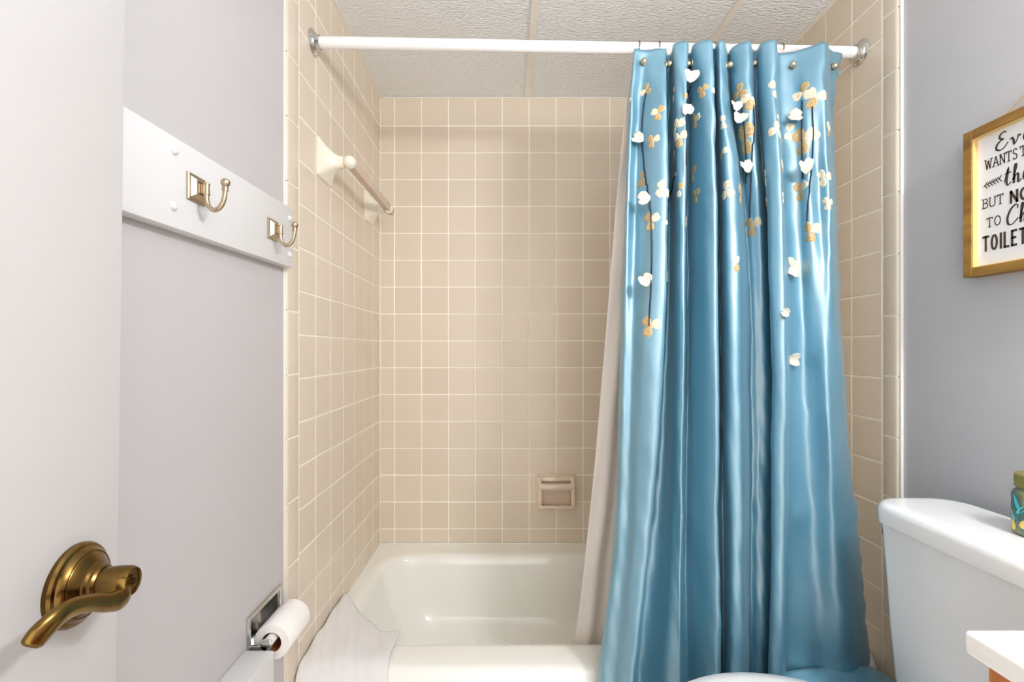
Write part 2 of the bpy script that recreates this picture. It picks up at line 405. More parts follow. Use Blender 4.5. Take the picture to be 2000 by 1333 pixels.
# ------------------------------------------------------------------ bathtub
tub = empty('bathtub', (.22, 1.55, 0))
tag(tub, 'white enamelled bathtub set between the tiled walls', 'bathtub')
x0, x1, y0, y1 = XL+.0015, XR-.0015, 1.168, YB-.001
R = [rfront(x0, x1, y0+.012, y1, .004, .05, 0), rfront(x0, x1, y0+.006, y1, .004, .05, ZT-.10), rfront(x0, x1, y0, y1, .004, .055, ZT-.035)]
for k in range(1, 7):
    q = PI/2*k/6; R.append(rfront(x0, x1, y0+.033*(1-math.cos(q)), y1, .004, .055, ZT-.035+.035*math.sin(q)))
ix0, ix1, iy0, iy1 = -.470, .905, 1.279, 1.842
def inner(o, z, r): return rrect(ix0+o, ix1-o, iy0+o*.8, iy1-o*.8, r, z, 8)
R.append(inner(-.02, ZT-.0005, .14))
R.append(inner(0, ZT-.002, .125)); R.append(inner(.009, ZT-.007, .12)); R.append(inner(.017, ZT-.018, .118)); R.append(inner(.022, ZT-.04, .115))
zb = CZ-1.045
for k, (ox, oy, z) in enumerate(((.05, .032, ZT-.13), (.085, .040, zb+.06), (.105, .048, zb+.03), (.125, .062, zb+.01), (.16, .09, zb), (.3, .2, zb-.002))):
    R.append(rrect(ix0+ox, ix1-ox*.7, iy0+oy, iy1-oy, .11, z, 8))
G().rings(R, (False, True)).mk('shell', 'tub', tub, 50)
for k in range(-2, 8):
    for r_ in range(2):
        c = at(962+26*k, 1254, 1.69); G().lathe((c.x, 1.69-.05*r_, zb-.001), (0, 0, 1), [(.011, 0), (.011, .0015), (.008, .0026), (.0002, .0028)], 14).mk('grip_dot', 'tub', tub, 50)
# towel draped over the front left corner of the rim
nx, ny = 44, 70; V = []; Fq = []
def towel_pt(a, bq):
    X = -.514+a*.218
    Ys = 1.523-(1.523-1.332)*min(1, a/.75)-.006*max(0, (a-.75)/.25)
    flat = Ys-1.205; roll = .058; drop = .26; tot = flat+roll+drop; s = bq*tot
    w = .0025*math.sin(X*60+s*9)+.002*math.sin(s*47+X*31)+.0018*math.sin(X*140-s*60)
    lift = .013+.007*math.exp(-((a-.1)/.18)**2)
    if s < flat:
        sag = -.012*math.exp(-((s-.02)/.05)**2)*math.sin(PI*min(1, a*1.1))
        edge = -.006*math.exp(-s/.012)
        return Vector((X, Ys-s, ZT+lift+w+sag+edge))
    s -= flat; q = PI/2*min(1, s/roll); rr_ = .037+lift
    base = Vector((X, 1.205-rr_*math.sin(q), ZT-.037+rr_*math.cos(q)))
    if s > roll: base += Vector((0, -.004*math.sin(a*9+s*20)+w*.6, -(s-roll)))
    else: base += Vector((0, 0, w*math.cos(q)))
    if a > .9: base.x += .008*math.sin(s*16)
    return base
for j in range(ny+1):
    for i in range(nx+1): V.append(towel_pt(i/nx, j/ny))
n = nx+1
Fq = [(j*n+i, j*n+i+1, (j+1)*n+i+1, (j+1)*n+i) for j in range(ny) for i in range(nx)]
tw = obj('towel', V, Fq, 'towel', None, 80)
md = tw.modifiers.new('thick', 'SOLIDIFY'); md.thickness = .007; md.offset = -1 if tw.data.polygons[5].normal.z > 0 else 1
tag(tw, 'white terry towel draped over the tub rim against the left tiled wall', 'towel')

# ------------------------------------------------------------------ ceramic towel bar on the left wall
tbar = empty('towel_bar', (XL, 1.56, CZ+.533))
tag(tbar, 'ivory ceramic towel bar fixed to the left tiled wall', 'towel bar')
def sqr(c, a, r, x, n=5):
    out = []
    for cy, cz, q0 in ((a-r, a-r, 0), (-a+r, a-r, PI/2), (-a+r, -a+r, PI), (a-r, -a+r, 1.5*PI)):
        for k in range(n+1):
            q = q0+PI/2*k/n; out.append(Vector((XL+x, c[0]+cy+r*math.cos(q), c[1]+cz+r*math.sin(q))))
    return out
for Yc in (1.344, 1.784):
    c = (Yc, CZ+.5327); R = [sqr(c, .053, .003, .0005), sqr(c, .053, .003, .005)]
    for k in range(1, 11):
        t = k/10; a = .0165+(.051-.0165)*(1-t)**2.1; R.append(sqr(c, a, .003+(a-.004)*t**.7*.98, .007+.050*t))
    R.append(sqr(c, .0165, .0160, .060))
    po = G().rings(R).mk('post', 'ceram', tbar, 40)
    s = -1 if Yc < 1.5 else 1
    G().ball((-.443, Yc, CZ+.533), .0185, 20, 14, (1, 1.1, 1)).mk('socket', 'ceram', po, 60, origin=(XL, 1.56, CZ+.533))
q = Matrix.Translation((-.443, 1.583, CZ+.534)) @ Matrix.Rotation(math.radians(8), 4, 'Y')
G().box(-.012, .012, -.245, .250, -.012, .012, .003, 2, mtx=q).mk('bar', 'acryl', tbar, 40)

# ------------------------------------------------------------------ soap dish on the back wall
sx0, sx1, sz0, sz1 = .121, .286, CZ-.641, CZ-.508
sd = empty('soap_dish', ((sx0+sx1)/2, YB, (sz0+sz1)/2)); tag(sd, 'beige ceramic soap dish with grab bar on the back tiled wall', 'soap dish')
G().box(sx0, sx1, YB-.008, YB-.0002, sz0, sz1, .003, 2).mk('back_plate', 'soap', sd, 40)
def prism(prof, xa, xb, bev=.003):
    bm = bmesh.new(); a = [bm.verts.new((xa, y, z)) for y, z in prof]; c = [bm.verts.new((xb, y, z)) for y, z in prof]; nn = len(prof)
    bm.faces.new(a); bm.faces.new(c[::-1])
    for i in range(nn): bm.faces.new((a[i], c[i], c[(i+1) % nn], a[(i+1) % nn]))
    bmesh.ops.recalc_face_normals(bm, faces=bm.faces)
    bmesh.ops.bevel(bm, geom=bm.edges[:], offset=bev, segments=2, profile=.5, affect='EDGES'); return G().bm(bm)
cheek = [(YB-.005, sz0+.006), (YB-.044, sz0+.006), (YB-.047, sz0+.03), (YB-.042, sz1-.040), (YB-.024, sz1-.006), (YB-.005, sz1-.006)]
prism(cheek, sx0+.008, sx0+.024).mk('cheek', 'soap', sd, 40)
prism(cheek, sx1-.024, sx1-.008).mk('cheek', 'soap', sd, 40)
prism([(YB-.005, sz0+.005), (YB-.047, sz0+.005), (YB-.048, sz0+.018), (YB-.043, sz0+.018), (YB-.038, sz0+.011), (YB-.005, sz0+.013)], sx0+.010, sx1-.010, .002).mk('tray', 'soap', sd, 40)
pb = [Vector((sx0+.012+(sx1-sx0-.024)*k/12, YB-.032-.008*math.sin(PI*k/12), sz1-.043)) for k in range(13)]
prism([(YB-.005, sz1-.018), (YB-.026, sz1-.022), (YB-.022, sz1-.006), (YB-.005, sz1-.004)], sx0+.010, sx1-.010, .002).mk('header', 'soap', sd, 40)
G().tube(pb, .0145, 14, True, .8).mk('grab_bar', 'soap', sd, 60)
xm = (sx0+sx1)/2
G().box(xm-.0035, xm+.0035, YB-.003, YB, sz0-.012, sz0+.004, .001, 1).mk('caulk_drip', 'grout', sd, None)

# ------------------------------------------------------------------ recessed paper holder and roll
ph = empty('toilet_paper_holder', (PL, 1.03, CZ-.6)); tag(ph, 'chrome recessed toilet paper holder in the left painted wall', 'paper holder')
py0, py1, pz0, pz1 = .958, 1.101, CZ-.664, CZ-.543
def fr(a, x): return [Vector((PL+x, yy, zz)) for yy, zz in ((py0+a, pz0+a), (py1-a, pz0+a), (py1-a, pz1-a), (py0+a, pz1-a))]
G().rings([fr(0, 0), fr(0, .002), fr(.003, .0042), fr(.010, .0042), fr(.0135, .002), fr(.0145, .001)], (False, False)).mk('recess_plate', 'chrome', ph, 20)
G().rings([fr(.0145, .001), fr(.016, -.006), fr(.024, -.03), fr(.04, -.045)], (False, True)).mk('recess', 'recess', ph, 50)
xr_, zr_ = -.487, CZ-.600
for y, sgn in ((.963, 1), (1.096, -1)):
    gg = G().box(PL-.01, xr_+.004, y-.003, y+.003, zr_-.013, zr_-.001, .002, 2)
    gg.lathe((xr_, y-.003, zr_), (0, 1, 0), [(.0105, 0), (.012, .001), (.012, .005), (.0105, .006)], 20).mk('bracket', 'chrome', ph, 40)
G().lathe((xr_, .966, zr_), (0, 1, 0), [(.0085, 0), (.0098, .002), (.0098, .125), (.0085, .127)], 20).mk('spindle', 'white', ph, 40)
roll = empty('toilet_paper_roll', (xr_, 1.03, zr_-.0395)); tag(roll, 'white toilet paper roll on the chrome holder', 'paper roll')
yr0, yr1 = .984, 1.085
zr2 = zr_-.0085
G().lathe((xr_, yr0, zr2), (0, 1, 0), [(.0205, .0), (.0365, 0), (.0378, .002), (.0378, .101), (.0365, yr1-yr0), (.0205, yr1-yr0), (.0205, 0)], 40, False).mk('paper', 'paper', roll, 40)
G().lathe((xr_, yr0+.0005, zr2), (0, 1, 0), [(.0203, 0), (.0203, yr1-yr0-.001), (.0195, yr1-yr0-.001), (.0195, 0), (.0203, 0)], 32, False).mk('core', 'core', roll, 40)

# ------------------------------------------------------------------ shower rod
RA, RB = Vector((XL, 1.272, CZ+.8264)), Vector((XR, 1.302, CZ+.8178)); RD = (RB-RA).normalized(); RR = .0152
def rod_at(x): return RA+(RB-RA)*((x-RA.x)/(RB.x-RA.x))
rod = empty('shower_rod', (RA+RB)/2); tag(rod, 'white shower curtain rod with chrome flanges spanning the tub', 'shower rod')
G().lathe(RA+RD*.012, RD, [(RR, 0), (RR, (RB-RA).length-.024)], 28).mk('tube', 'rod', rod, 40)
for p, d in ((RA, RD), (RB, -RD)):
    fl = G().lathe(p, d, [(.033, 0), (.033, .002), (.031, .004), (.026, .0055), (.0235, .009), (.020, .0105), (.0185, .0185), (.0165, .0190), (.0160, .012)], 32).mk('flange', 'chrome', rod, 30)
    for q in (.9, 3.0, 5.1):
        c = p+d*.0045+Vector((0, math.cos(q), math.sin(q)))*.028
        G().ball(c, .0032, 8, 6).mk('screw', 'chrome', fl, 60, origin=(RA+RB)/2)

# ------------------------------------------------------------------ curtain liner
LV = [97, 200, 400, 750, 1050, 1262]
lp = [1241, 1223, 1203, 1175, 1147, 1122]; lY = [1.272, 1.276, 1.282, 1.295, 1.312, 1.330]
lev = [(at(lp[i], LV[i], lY[i])) for i in range(6)]
lev.append(Vector((lev[-1].x-.012, 1.338, lev[-1].z-.15)))
left = cr(lev, 10); NU = 110; V = []
for j, p in enumerate(left):
    tt = j/(len(left)-1)
    for i in range(NU+1):
        u = i/NU; X = p.x+(.835-p.x)*u
        amp = (.006+.008*tt)*min(1, u*9)
        V.append(Vector((X, p.y+amp*math.sin(u*62+tt*2)*(1 if u > .03 else .3)-.004*math.sin(PI*min(1, u*12))*tt+.0015*math.sin(tt*40+u*60), p.z)))
n = NU+1
liner = obj('shower_liner', V, [(j*n+i, j*n+i+1, (j+1)*n+i+1, (j+1)*n+i) for j in range(len(left)-1) for i in range(NU)], 'liner', None, 80)
md = liner.modifiers.new('thick', 'SOLIDIFY'); md.thickness = .0005
tag(liner, 'plain white shower liner hanging inside the tub behind the blue curtain', 'shower liner')

# ------------------------------------------------------------------ blue curtain
CV = [96, 200, 400, 750, 1050, 1333]
CY = [1.238, 1.226, 1.205, 1.178, 1.150, 1.118]
CP = [  # pixel columns of each fold line at the six heights, and depth against the hanging plane (m)
 ([1238, 1229, 1221, 1210, 1200, 1169], .014),
 ([1241, 1234, 1226, 1216, 1206, 1178], -.002),
 ([1262, 1250, 1243, 1234, 1224, 1202], [.004, .010, .004, -.006, -.008, -.010]),
 ([1282, 1274, 1270, 1256, 1242, 1216], [-.002, -.010, -.022, -.028, -.028, -.028]),
 ([1299, 1300, 1303, 1291, 1267, 1235], [-.004, -.024, -.034, -.036, -.036, -.036]),
 ([1301, 1299, 1301, 1289, 1265, 1233], [.010, .004, .002, .002, .002, .002]),
 ([1303, 1303, 1303, 1292, 1270, 1240], [.024, .028, .030, .030, .030, .030]),
 ([1311, 1311, 1312, 1306, 1290, 1262], [.018, .022, .026, .026, .026, .026]),
 ([1317, 1319, 1320, 1318, 1310, 1298], [-.018, -.020, -.018, -.016, -.016, -.016]),
 ([1338, 1334, 1334, 1331, 1325, 1322], [-.032, -.034, -.034, -.032, -.032, -.032]),
 ([1344, 1340, 1339, 1336, 1330, 1328], [-.022, -.028, -.029, -.029, -.029, -.029]),
 ([1344, 1338, 1337, 1334, 1328, 1326], .008),
 ([1349, 1345, 1344, 1343, 1339, 1340], [.016, .026, .030, .030, .030, .030]),
 ([1354, 1354, 1356, 1356, 1354, 1358], [-.016, -.002, .004, .004, .004, .004]),
 ([1370, 1376, 1382, 1386, 1386, 1388], [-.034, -.032, -.030, -.029, -.029, -.029]),
 ([1388, 1393, 1398, 1403, 1403, 1405], [-.034, -.036, -.037, -.036, -.036, -.036]),
 ([1391, 1392, 1397, 1401, 1402, 1404], [-.006, .000, .002, .004, .004, .004]),
 ([1395, 1398, 1404, 1410, 1413, 1414], [-.002, .018, .026, .028, .028, .028]),
 ([1402, 1404, 1414, 1419, 1424, 1424], [-.030, -.026, -.020, -.018, -.018, -.018]),
 ([1412, 1414, 1432, 1438, 1440, 1440], [-.036, -.034, -.032, -.030, -.030, -.030]),
 ([1416, 1422, 1444, 1451, 1453, 1452], [-.020, -.014, -.022, -.022, -.022, -.022]),
 ([1422, 1428, 1453, 1463, 1464, 1463], [.016, .020, .026, .028, .028, .028]),
 ([1434, 1438, 1466, 1480, 1480, 1478], [-.012, -.008, .014, .024, .024, .024]),
 ([1462, 1464, 1482, 1496, 1497, 1492], [-.032, -.028, .006, .020, .020, .020]),
 ([1468, 1474, 1495, 1510, 1511, 1505], [-.004, .008, .022, .030, .030, .030]),
 ([1476, 1480, 1500, 1512, 1513, 1507], [.012, .020, .020, .014, .014, .014]),
 ([1487, 1490, 1499, 1508, 1508, 1502], [-.022, -.016, -.018, -.024, -.024, -.024]),
 ([1512, 1514, 1525, 1534, 1529, 1525], [-.036, -.036, -.040, -.040, -.038, -.038]),
 ([1517, 1518, 1529, 1539, 1534, 1530], [-.006, -.008, -.018, -.020, -.020, -.020]),
 ([1522, 1524, 1536, 1545, 1541, 1538], [.012, .010, .002, .000, .000, .000]),
 ([1548, 1552, 1562, 1570, 1572, 1576], [.010, .006, .004, .006, .004, .000]),
 ([1572, 1574, 1580, 1590, 1598, 1606], [-.004, -.012, -.016, -.006, -.004, -.004]),
 ([1598, 1598, 1602, 1614, 1628, 1644], [-.022, -.024, -.014, -.028, -.024, -.016]),
 ([1615, 1612, 1618, 1629, 1652, 1676], [-.024, -.022, -.024, -.022, -.018, -.012]),
 ([1620, 1621, 1627, 1640, 1664, 1690], [.002, .004, -.004, -.002, -.002, .0]),
 ([1641, 1629, 1634, 1650, 1675, 1699], .022),
]
SUB, VS = 7, 16
zl = [CZ-(CV[i]-VY)*CY[i]/F for i in range(6)]
lvl = []
for i in range(6):
    pts = []
    for px, d in CP:
        dd = (d[i] if isinstance(d, list) else d)*(1, 1.35, 1.55, 1.5, 1.4, 1.3)[i]
        Y = CY[i]+dd; pts.append(Vector(((px[i]-VX)*Y/F, Y, zl[i])))
    lvl.append(cr(pts, SUB))
low = [Vector((p.x+(p.x-q.x)*.35, p.y-.006, zl[5]-.30)) for p, q in zip(lvl[5], lvl[4])]
lvl.append(low)
NC = len(lvl[0]); grid = [[] for _ in range(6*VS+1)]
for c in range(NC):
    col = cr([l[c] for l in lvl], VS)
    for r, p in enumerate(col): grid[r].append(p)
NR = len(grid)
def sm(x): return x*x*(3-2*x)
creases = [CZ-(530-VY)*1.205/F, CZ-(810-VY)*1.18/F, CZ-(1004-VY)*1.165/F, CZ-(1180-VY)*1.15/F]
cs_amp = [.003, .002, .0075, .0022]
for r in range(NR):
    for c in range(NC):
        p = grid[r][c]; z = p.z; u = c/(NC-1)
        # memory of the packaging folds and light crumpling
        d = 0
        for cz, am in zip(creases, cs_amp):
            d += am*math.exp(-abs(z-cz)/.014)*(.4+.9*math.sin(u*37+cz*20)+.6*math.sin(u*91))
        d += .0035*math.sin(z*9+u*31)*math.sin(z*5.3-u*57+1.1)+.0018*math.sin(z*21+u*40)*math.sin(z*8.3-u*17)+.0008*math.sin(z*63+u*151)
        if z > zl[1]-.15: d += .003*math.sin(u*70+z*50)*max(0, min(1, (zl[0]-.03-z)/.08))*max(0, 1-(zl[0]-z)/.35)
        grid[r][c] = p+Vector((d*.4*math.sin(u*53+z*6), -d, 0))
    # the gathered stitching of the right edge
    for k in range(6):
        c = NC-1-k; grid[r][c] += Vector((.0018*math.sin(r*1.9+math.sin(r*.37)*3)*(1-k/6), .0016*math.cos(r*2.3), 0))
V = [p for r in grid for p in r]
cur = obj('shower_curtain', V, [(j*NC+i, j*NC+i+1, (j+1)*NC+i+1, (j+1)*NC+i) for j in range(NR-1) for i in range(NC-1)], 'curtain', None, 85)
md = cur.modifiers.new('thick', 'SOLIDIFY'); md.thickness = .0009
tag(cur, 'blue satin shower curtain with gold butterflies and white petals, gathered to the right', 'shower curtain')
# arc length along each row so that sewn-on shapes follow the cloth
arcs = []
for r in range(NR):
    a = [0.]
    for c in range(1, NC): a.append(a[-1]+(grid[r][c]-grid[r][c-1]).length)
    arcs.append(a)
proj = [[(VX+F*p.x/p.y, VY-F*(p.z-CZ)/p.y, p.y) for p in row] for row in grid]
def locate(px, py):
    """cloth parameters (arc length, height row) of the frontmost cloth seen near a spot"""
    best = None
    for r in range(NR):
        for c in range(NC-1):
            x, y, d = proj[r][c]
            e = math.hypot(x-px, (y-py)*.6)
            if e > 14: continue
            s = e+(d-1.15)*160
            if best is None or s < best[0]: best = (s, r, c)
    if best is None:
        best = min(((math.hypot(proj[r][c][0]-px, proj[r][c][1]-py), r, c) for r in range(NR) for c in range(NC)))
    _, r, c = best
    # refine the row
    while r+1 < NR and proj[r+1][c][1] < py: r += 1
    f = 0
    if r+1 < NR and proj[r+1][c][1] != proj[r][c][1]: f = max(0, min(1, (py-proj[r][c][1])/(proj[r+1][c][1]-proj[r][c][1])))
    c2 = c
    if 0 < c < NC-1:
        x0_, x1_ = proj[r][c][0], proj[r][min(c+1, NC-1)][0]
        if x1_ != x0_: c2 = c+max(-.9, min(.9, (px-x0_)/(x1_-x0_)))
    ci = max(0, min(NC-2, int(math.floor(c2)))); ff = c2-ci
    return arcs[r][ci]+(arcs[r][ci+1]-arcs[r][ci])*ff, r+f
def row_pt(r, s):
    a = arcs[r]; s = max(a[0]+1e-5, min(a[-1]-1e-5, s))
    lo, hi = 0, NC-1
    while hi-lo > 1:
        m_ = (lo+hi)//2
        if a[m_] <= s: lo = m_
        else: hi = m_
    f = (s-a[lo])/max(1e-9, a[hi]-a[lo]); return grid[r][lo].lerp(grid[r][hi], f)
def cloth(s, v):
    v = max(0, min(NR-1.001, v)); r = int(v); return row_pt(r, s).lerp(row_pt(r+1, s), v-r)
ZROW = [row[0].z for row in grid]
def v_shift(v0, mz):
    r = max(0, min(NR-2, int(v0))); z = ZROW[r]+(ZROW[r+1]-ZROW[r])*(v0-r)+mz
    if z >= ZROW[0]: return 0
    for k in range(NR-1):
        if ZROW[k] >= z >= ZROW[k+1]: return k+(ZROW[k]-z)/max(1e-9, ZROW[k]-ZROW[k+1])
    return NR-1.01
def col_at(v0, s):
    a = arcs[max(0, min(NR-1, int(v0)))]; s = max(a[0]+1e-5, min(a[-1]-1e-5, s)); lo, hi = 0, NC-1
    while hi-lo > 1:
        m_ = (lo+hi)//2
        if a[m_] <= s: lo = m_
        else: hi = m_
    return lo+(s-a[lo])/max(1e-9, a[hi]-a[lo])
def cell(c, v):
    c = max(0, min(NC-1.001, c)); v = max(0, min(NR-1.001, v)); i, j = int(c), int(v); f, q = c-i, v-j
    return grid[j][i].lerp(grid[j][i+1], f).lerp(grid[j+1][i].lerp(grid[j+1][i+1], f), q)
def on_cloth(s0, v0, mx, mz, h):
    """point mx right / mz up of (s0, v0) on the cloth, h off its face; follows the threads of the cloth"""
    v = v_shift(v0, mz); c = col_at(v0, s0+mx)
    p = cell(c, v); du = cell(c+.4, v)-cell(c-.4, v); dv = cell(c, v+.3)-cell(c, v-.3)
    nn = du.cross(dv)
    if nn.length < 1e-9: nn = Vector((0, -1, 0))
    return p+nn.normalized()*h*SGN
SGN = 1
_t = cloth(.2, 40); _du = cloth(.203, 40)-cloth(.197, 40); _dv = cloth(.2, 40.3)-cloth(.2, 39.7)
if _du.cross(_dv).y > 0: SGN = -1
def heart(rot, L, Wd, t, k):
    """heart petal: tip at 0, lobes at distance L; t angle 0..1, k radial 0..1"""
    q = 2*PI*t
    # polar outline about the petal centre
    y = .52*L-math.cos(q)*.5*L; x = math.sin(q)*.5*Wd*(.62+.38*(1-math.cos(q))/2+.12*math.sin(q)**2)
    if abs(q-PI) < .75: y -= L*.13*(1-abs(q-PI)/.75)
    x, y = x*k, .55*L+(y-.55*L)*k
    c, s = math.cos(rot), math.sin(rot); return (x*c+y*s, -x*s+y*c)
def petal(gm, s0, v0, rot, L, Wd, h=.0022, cup=0, nring=5, na=18, off=(0, 0)):
    base = len(gm.v); fm = []
    for i in range(nring+1):
        k = max(.04, i/nring); hh = h+(.0006 if i % 2 else 0)+cup*(1-(2*k-1)**2*.5)-(h-.0006 if i == nring and not cup else 0)
        for j in range(na):
            x, y = heart(rot, L, Wd, j/na, k)
            if cup: hh2 = hh+cup*.8*(x/(Wd*.5+1e-6))**2*k+cup*.9*max(0, y/L)
            else: hh2 = hh
            gm.v.append(on_cloth(s0, v0, x+off[0], y+off[1], hh2))
    for i in range(nring):
        for j in range(na):
            k = (j+1) % na; gm.f.append((base+i*na+j, base+i*na+k, base+(i+1)*na+k, base+(i+1)*na+j)); fm.append(1 if i in (1, 3) else 0)
    gm.f.append(tuple(base+j for j in range(na))); fm.append(0)
    return fm
def butterfly(px, py, L, rots, mats):
    """three embroidered petals; L in px at the cloth"""
    s0, v0 = locate(px, py); Lm = L*1.2/F
    gm = G(); idx = []
    for ro, mt in zip(rots, mats):
        fm = petal(gm, s0, v0, math.radians(ro), Lm, Lm*.88)
        idx += [(0 if mt == 'c' else 2)+q for q in fm]
    me = bpy.data.meshes.new('embroidered_butterfly'); me.from_pydata(gm.v, [], gm.f)
    for k in ('cream', 'gold', 'gold', 'cream'): me.materials.append(M[k])
    remap = {0: 0, 1: 1, 2: 2, 3: 3}
    for p, i in zip(me.polygons, idx): p.material_index = {0: 0, 1: 1, 2: 2, 3: 3}[i]; p.use_smooth = True
    o = bpy.data.objects.new('embroidered_butterfly', me); COL.objects.link(o); o.parent = cur
M['creamline'] = mat('cream_thread_line', srgb(228, 208, 172), .5); M['goldline'] = mat('gold_thread_line', srgb(186, 152, 100), .5)
def butterfly2(px, py, L, rots=(-45, 50, 185), mats='ggg'):
    s0, v0 = locate(px, py); Lm = L*1.2/F; gm = G(); idx = []
    for ro, mt in zip(rots, mats): idx += [(0 if mt == 'c' else 2)+q for q in petal(gm, s0, v0, math.radians(ro), Lm, Lm*.9)]
    me = bpy.data.meshes.new('embroidered_butterfly'); me.from_pydata(gm.v, [], gm.f)
    for k in ('cream', 'creamline', 'gold', 'goldline'): me.materials.append(M[k])
    for p, i in zip(me.polygons, idx): p.material_index = i; p.use_smooth = True
    o = bpy.data.objects.new('embroidered_butterfly', me); COL.objects.link(o); o.parent = cur
for a in (
 (1262, 176, 15, (0, -110, 130), 'gcg'), (1286, 221, 17, (35, -60, 190), 'gcg'), (1275, 274, 16, (-40, 75, 200), 'gcg'),
 (1254, 348, 18, (10, 150, -150), 'ggg'), (1299, 362, 20, (-30, -130, 130), 'ccc'), (1271, 432, 20, (-35, 60, 185), 'gcg'),
 (1270, 633, 22, (-40, 75, 200), 'gcg'), (1230, 197, 10, (0,), 'c'),
 (1310, 180, 16, (20, 190), 'gc'), (1322, 246, 20, (-20, -110, 60), 'ccc'), (1327, 268, 20, (-60, 60, 190), 'ccg'), (1318, 306, 15, (-20, 160), 'cc'),
 (1320, 334, 12, (180,), 'g'), (1327, 371, 15, (20, 190), 'gc'),
 (1372, 177, 15, (-50, 50, 190), 'ggg'), (1358, 232, 17, (-35, 75, 190), 'gcg'), (1354, 336, 18, (-35, 30, 195), 'ggg'), (1360, 382, 16, (-50, 45, 190), 'ggg'),
 (1345, 194, 15, (-40, 40), 'gg'), (1344, 432, 13, (40, 130), 'gg'),
 (1411, 239, 15, (0, 180), 'cc'), (1411, 300, 15, (70, -100), 'cg'), (1418, 366, 20, (0, 130, -140), 'ccc'),
 (1444, 178, 20, (10, -100, 130), 'ggg'), (1466, 188, 22, (-70, 100, 190), 'ccg'), (1458, 270, 31, (-40, 32, 192), 'ggg'),
 (1488, 340, 20, (-30, 200), 'cc'), (1453, 372, 22, (-45, 38, 192), 'ggg'), (1470, 436, 22, (-40, 60, 195), 'gcg'),
 (1513, 172, 20, (-35, 180), 'cc'), (1519, 254, 20, (10, 135, -95), 'ccc'), (1540, 258, 19, (15, 190), 'cc'), (1531, 229, 12, (-30, 150), 'cg'),
 (1526, 327, 15, (-30, 60, 180), 'ccg'), (1496, 389, 10, (-30, 190), 'cg'), (1533, 384, 12, (0, 180), 'cc'),
 (1568, 181, 22, (15, -105, 130), 'gcc'), (1592, 189, 24, (-35, 90, 205), 'ccg'), (1571, 273, 33, (-42, 62, 195), 'gcg'),
 (1617, 252, 17, (-20, 60, 190), 'ccg'), (1611, 346, 20, (-40, 80, 205), 'ccc'), (1566, 372, 22, (-42, 50, 195), 'gcg'), (1618, 397, 15, (-40, 70, 195), 'ccc'),
 (1585, 443, 23, (-42, 62, 192), 'gcg'),
 (1439, 510, 16, (0, 180), 'cg'), (1546, 516, 22, (0, 140, 70), 'ccc'), (1394, 172, 13, (180,), 'c'), (1302, 540, 12, (20, 180), 'gg'), (1302, 430, 10, (180,), 'c'),
): butterfly2(*a)
def applique(px, py, L, rot):
    near = [proj[r][c][2] for r in range(NR) for c in range(NC) if abs(proj[r][c][0]-px) < 9 and abs(proj[r][c][1]-py) < 12]
    Y = min(near)-.007; o = at(px, py, Y); Lm = L*Y/F; gm = G(); na, nr = 20, 5; ra = math.radians(rot)
    tx, tz = random.uniform(-.25, .25), random.uniform(-.2, .35)
    for i in range(nr+1):
        k = max(.04, i/nr)
        for j in range(na):
            x, y = heart(0, Lm, Lm*.98, j/na, k); y -= .52*Lm
            if j == na//2: y -= .12*Lm*k
            h = .0045*(2*x/Lm)**2*k-.003*math.cos(4*PI*j/na)*k*k+.002*math.sin(j*2.1+px)*k**4
            xr, yr = x*math.cos(ra)+y*math.sin(ra), -x*math.sin(ra)+y*math.cos(ra)
            gm.v.append(o+Vector((xr, -h+xr*tx+yr*tz, yr)))
    for i in range(nr):
        for j in range(na): k = (j+1) % na; gm.f.append((i*na+j, i*na+k, (i+1)*na+k, (i+1)*na+j))
    gm.f.append(tuple(range(na)))
    a_ = obj('applique_petal', gm.v, gm.f, 'petal', cur, 60); a_.modifiers.new('thick', 'SOLIDIFY').thickness = .0006
for a in ((1245, 270, 26, -60), (1257, 388, 28, -100), (1260, 547, 30, -30), (1350, 146, 32, 10), (1342, 214, 26, 170), (1438, 205, 26, 0), (1445, 228, 28, 20),
          (1457, 324, 30, -20), (1553, 226, 30, -70), (1573, 324, 32, -20), (1550, 530, 26, 110), (1534, 612, 20, -60), (1551, 703, 28, 90)): applique(*a)
def stem(pts, name='stem'):
    P3 = []
    for (xa, ya), (xb, yb) in zip(pts, pts[1:]):
        for k in range(10): P3.append((xa+(xb-xa)*k/10, ya+(yb-ya)*k/10))
    P3.append(pts[-1]); q = [locate(*p) for p in P3]
    # smooth the arc positions so that the thread stays continuous
    S = [col_at(v, a) for a, v in q]
    for _ in range(3): S = [S[0]]+[sorted((S[i-1], S[i], S[i+1]))[1] for i in range(1, len(S)-1)]+[S[-1]]
    for _ in range(4): S = [S[0]]+[(S[i-1]+2*S[i]+S[i+1])/4 for i in range(1, len(S)-1)]+[S[-1]]
    path = [cell(c, v)+(on_cloth(arcs[int(v)][int(c)], v, 0, 0, .0022)-on_cloth(arcs[int(v)][int(c)], v, 0, 0, 0)) for c, (_, v) in zip(S, q)]
    G().tube(path, .0018, 6).mk('stem', 'stem', cur, 60)
stem([(1262, 182), (1256, 220), (1254, 265), (1259, 330), (1266, 370), (1272, 415), (1274, 480), (1272, 560), (1268, 625)])
stem([(1448, 196), (1454, 240), (1458, 300), (1458, 352)]); stem([(1471, 206), (1472, 250), (1468, 330), (1464, 426)])
stem([(1567, 196), (1567, 250), (1569, 349)]); stem([(1587, 208), (1587, 290), (1582, 350), (1577, 428)])
stem([(1321, 280), (1320, 335), (1310, 390)]); stem([(1350, 165), (1345, 200), (1343, 245), (1341, 320)])
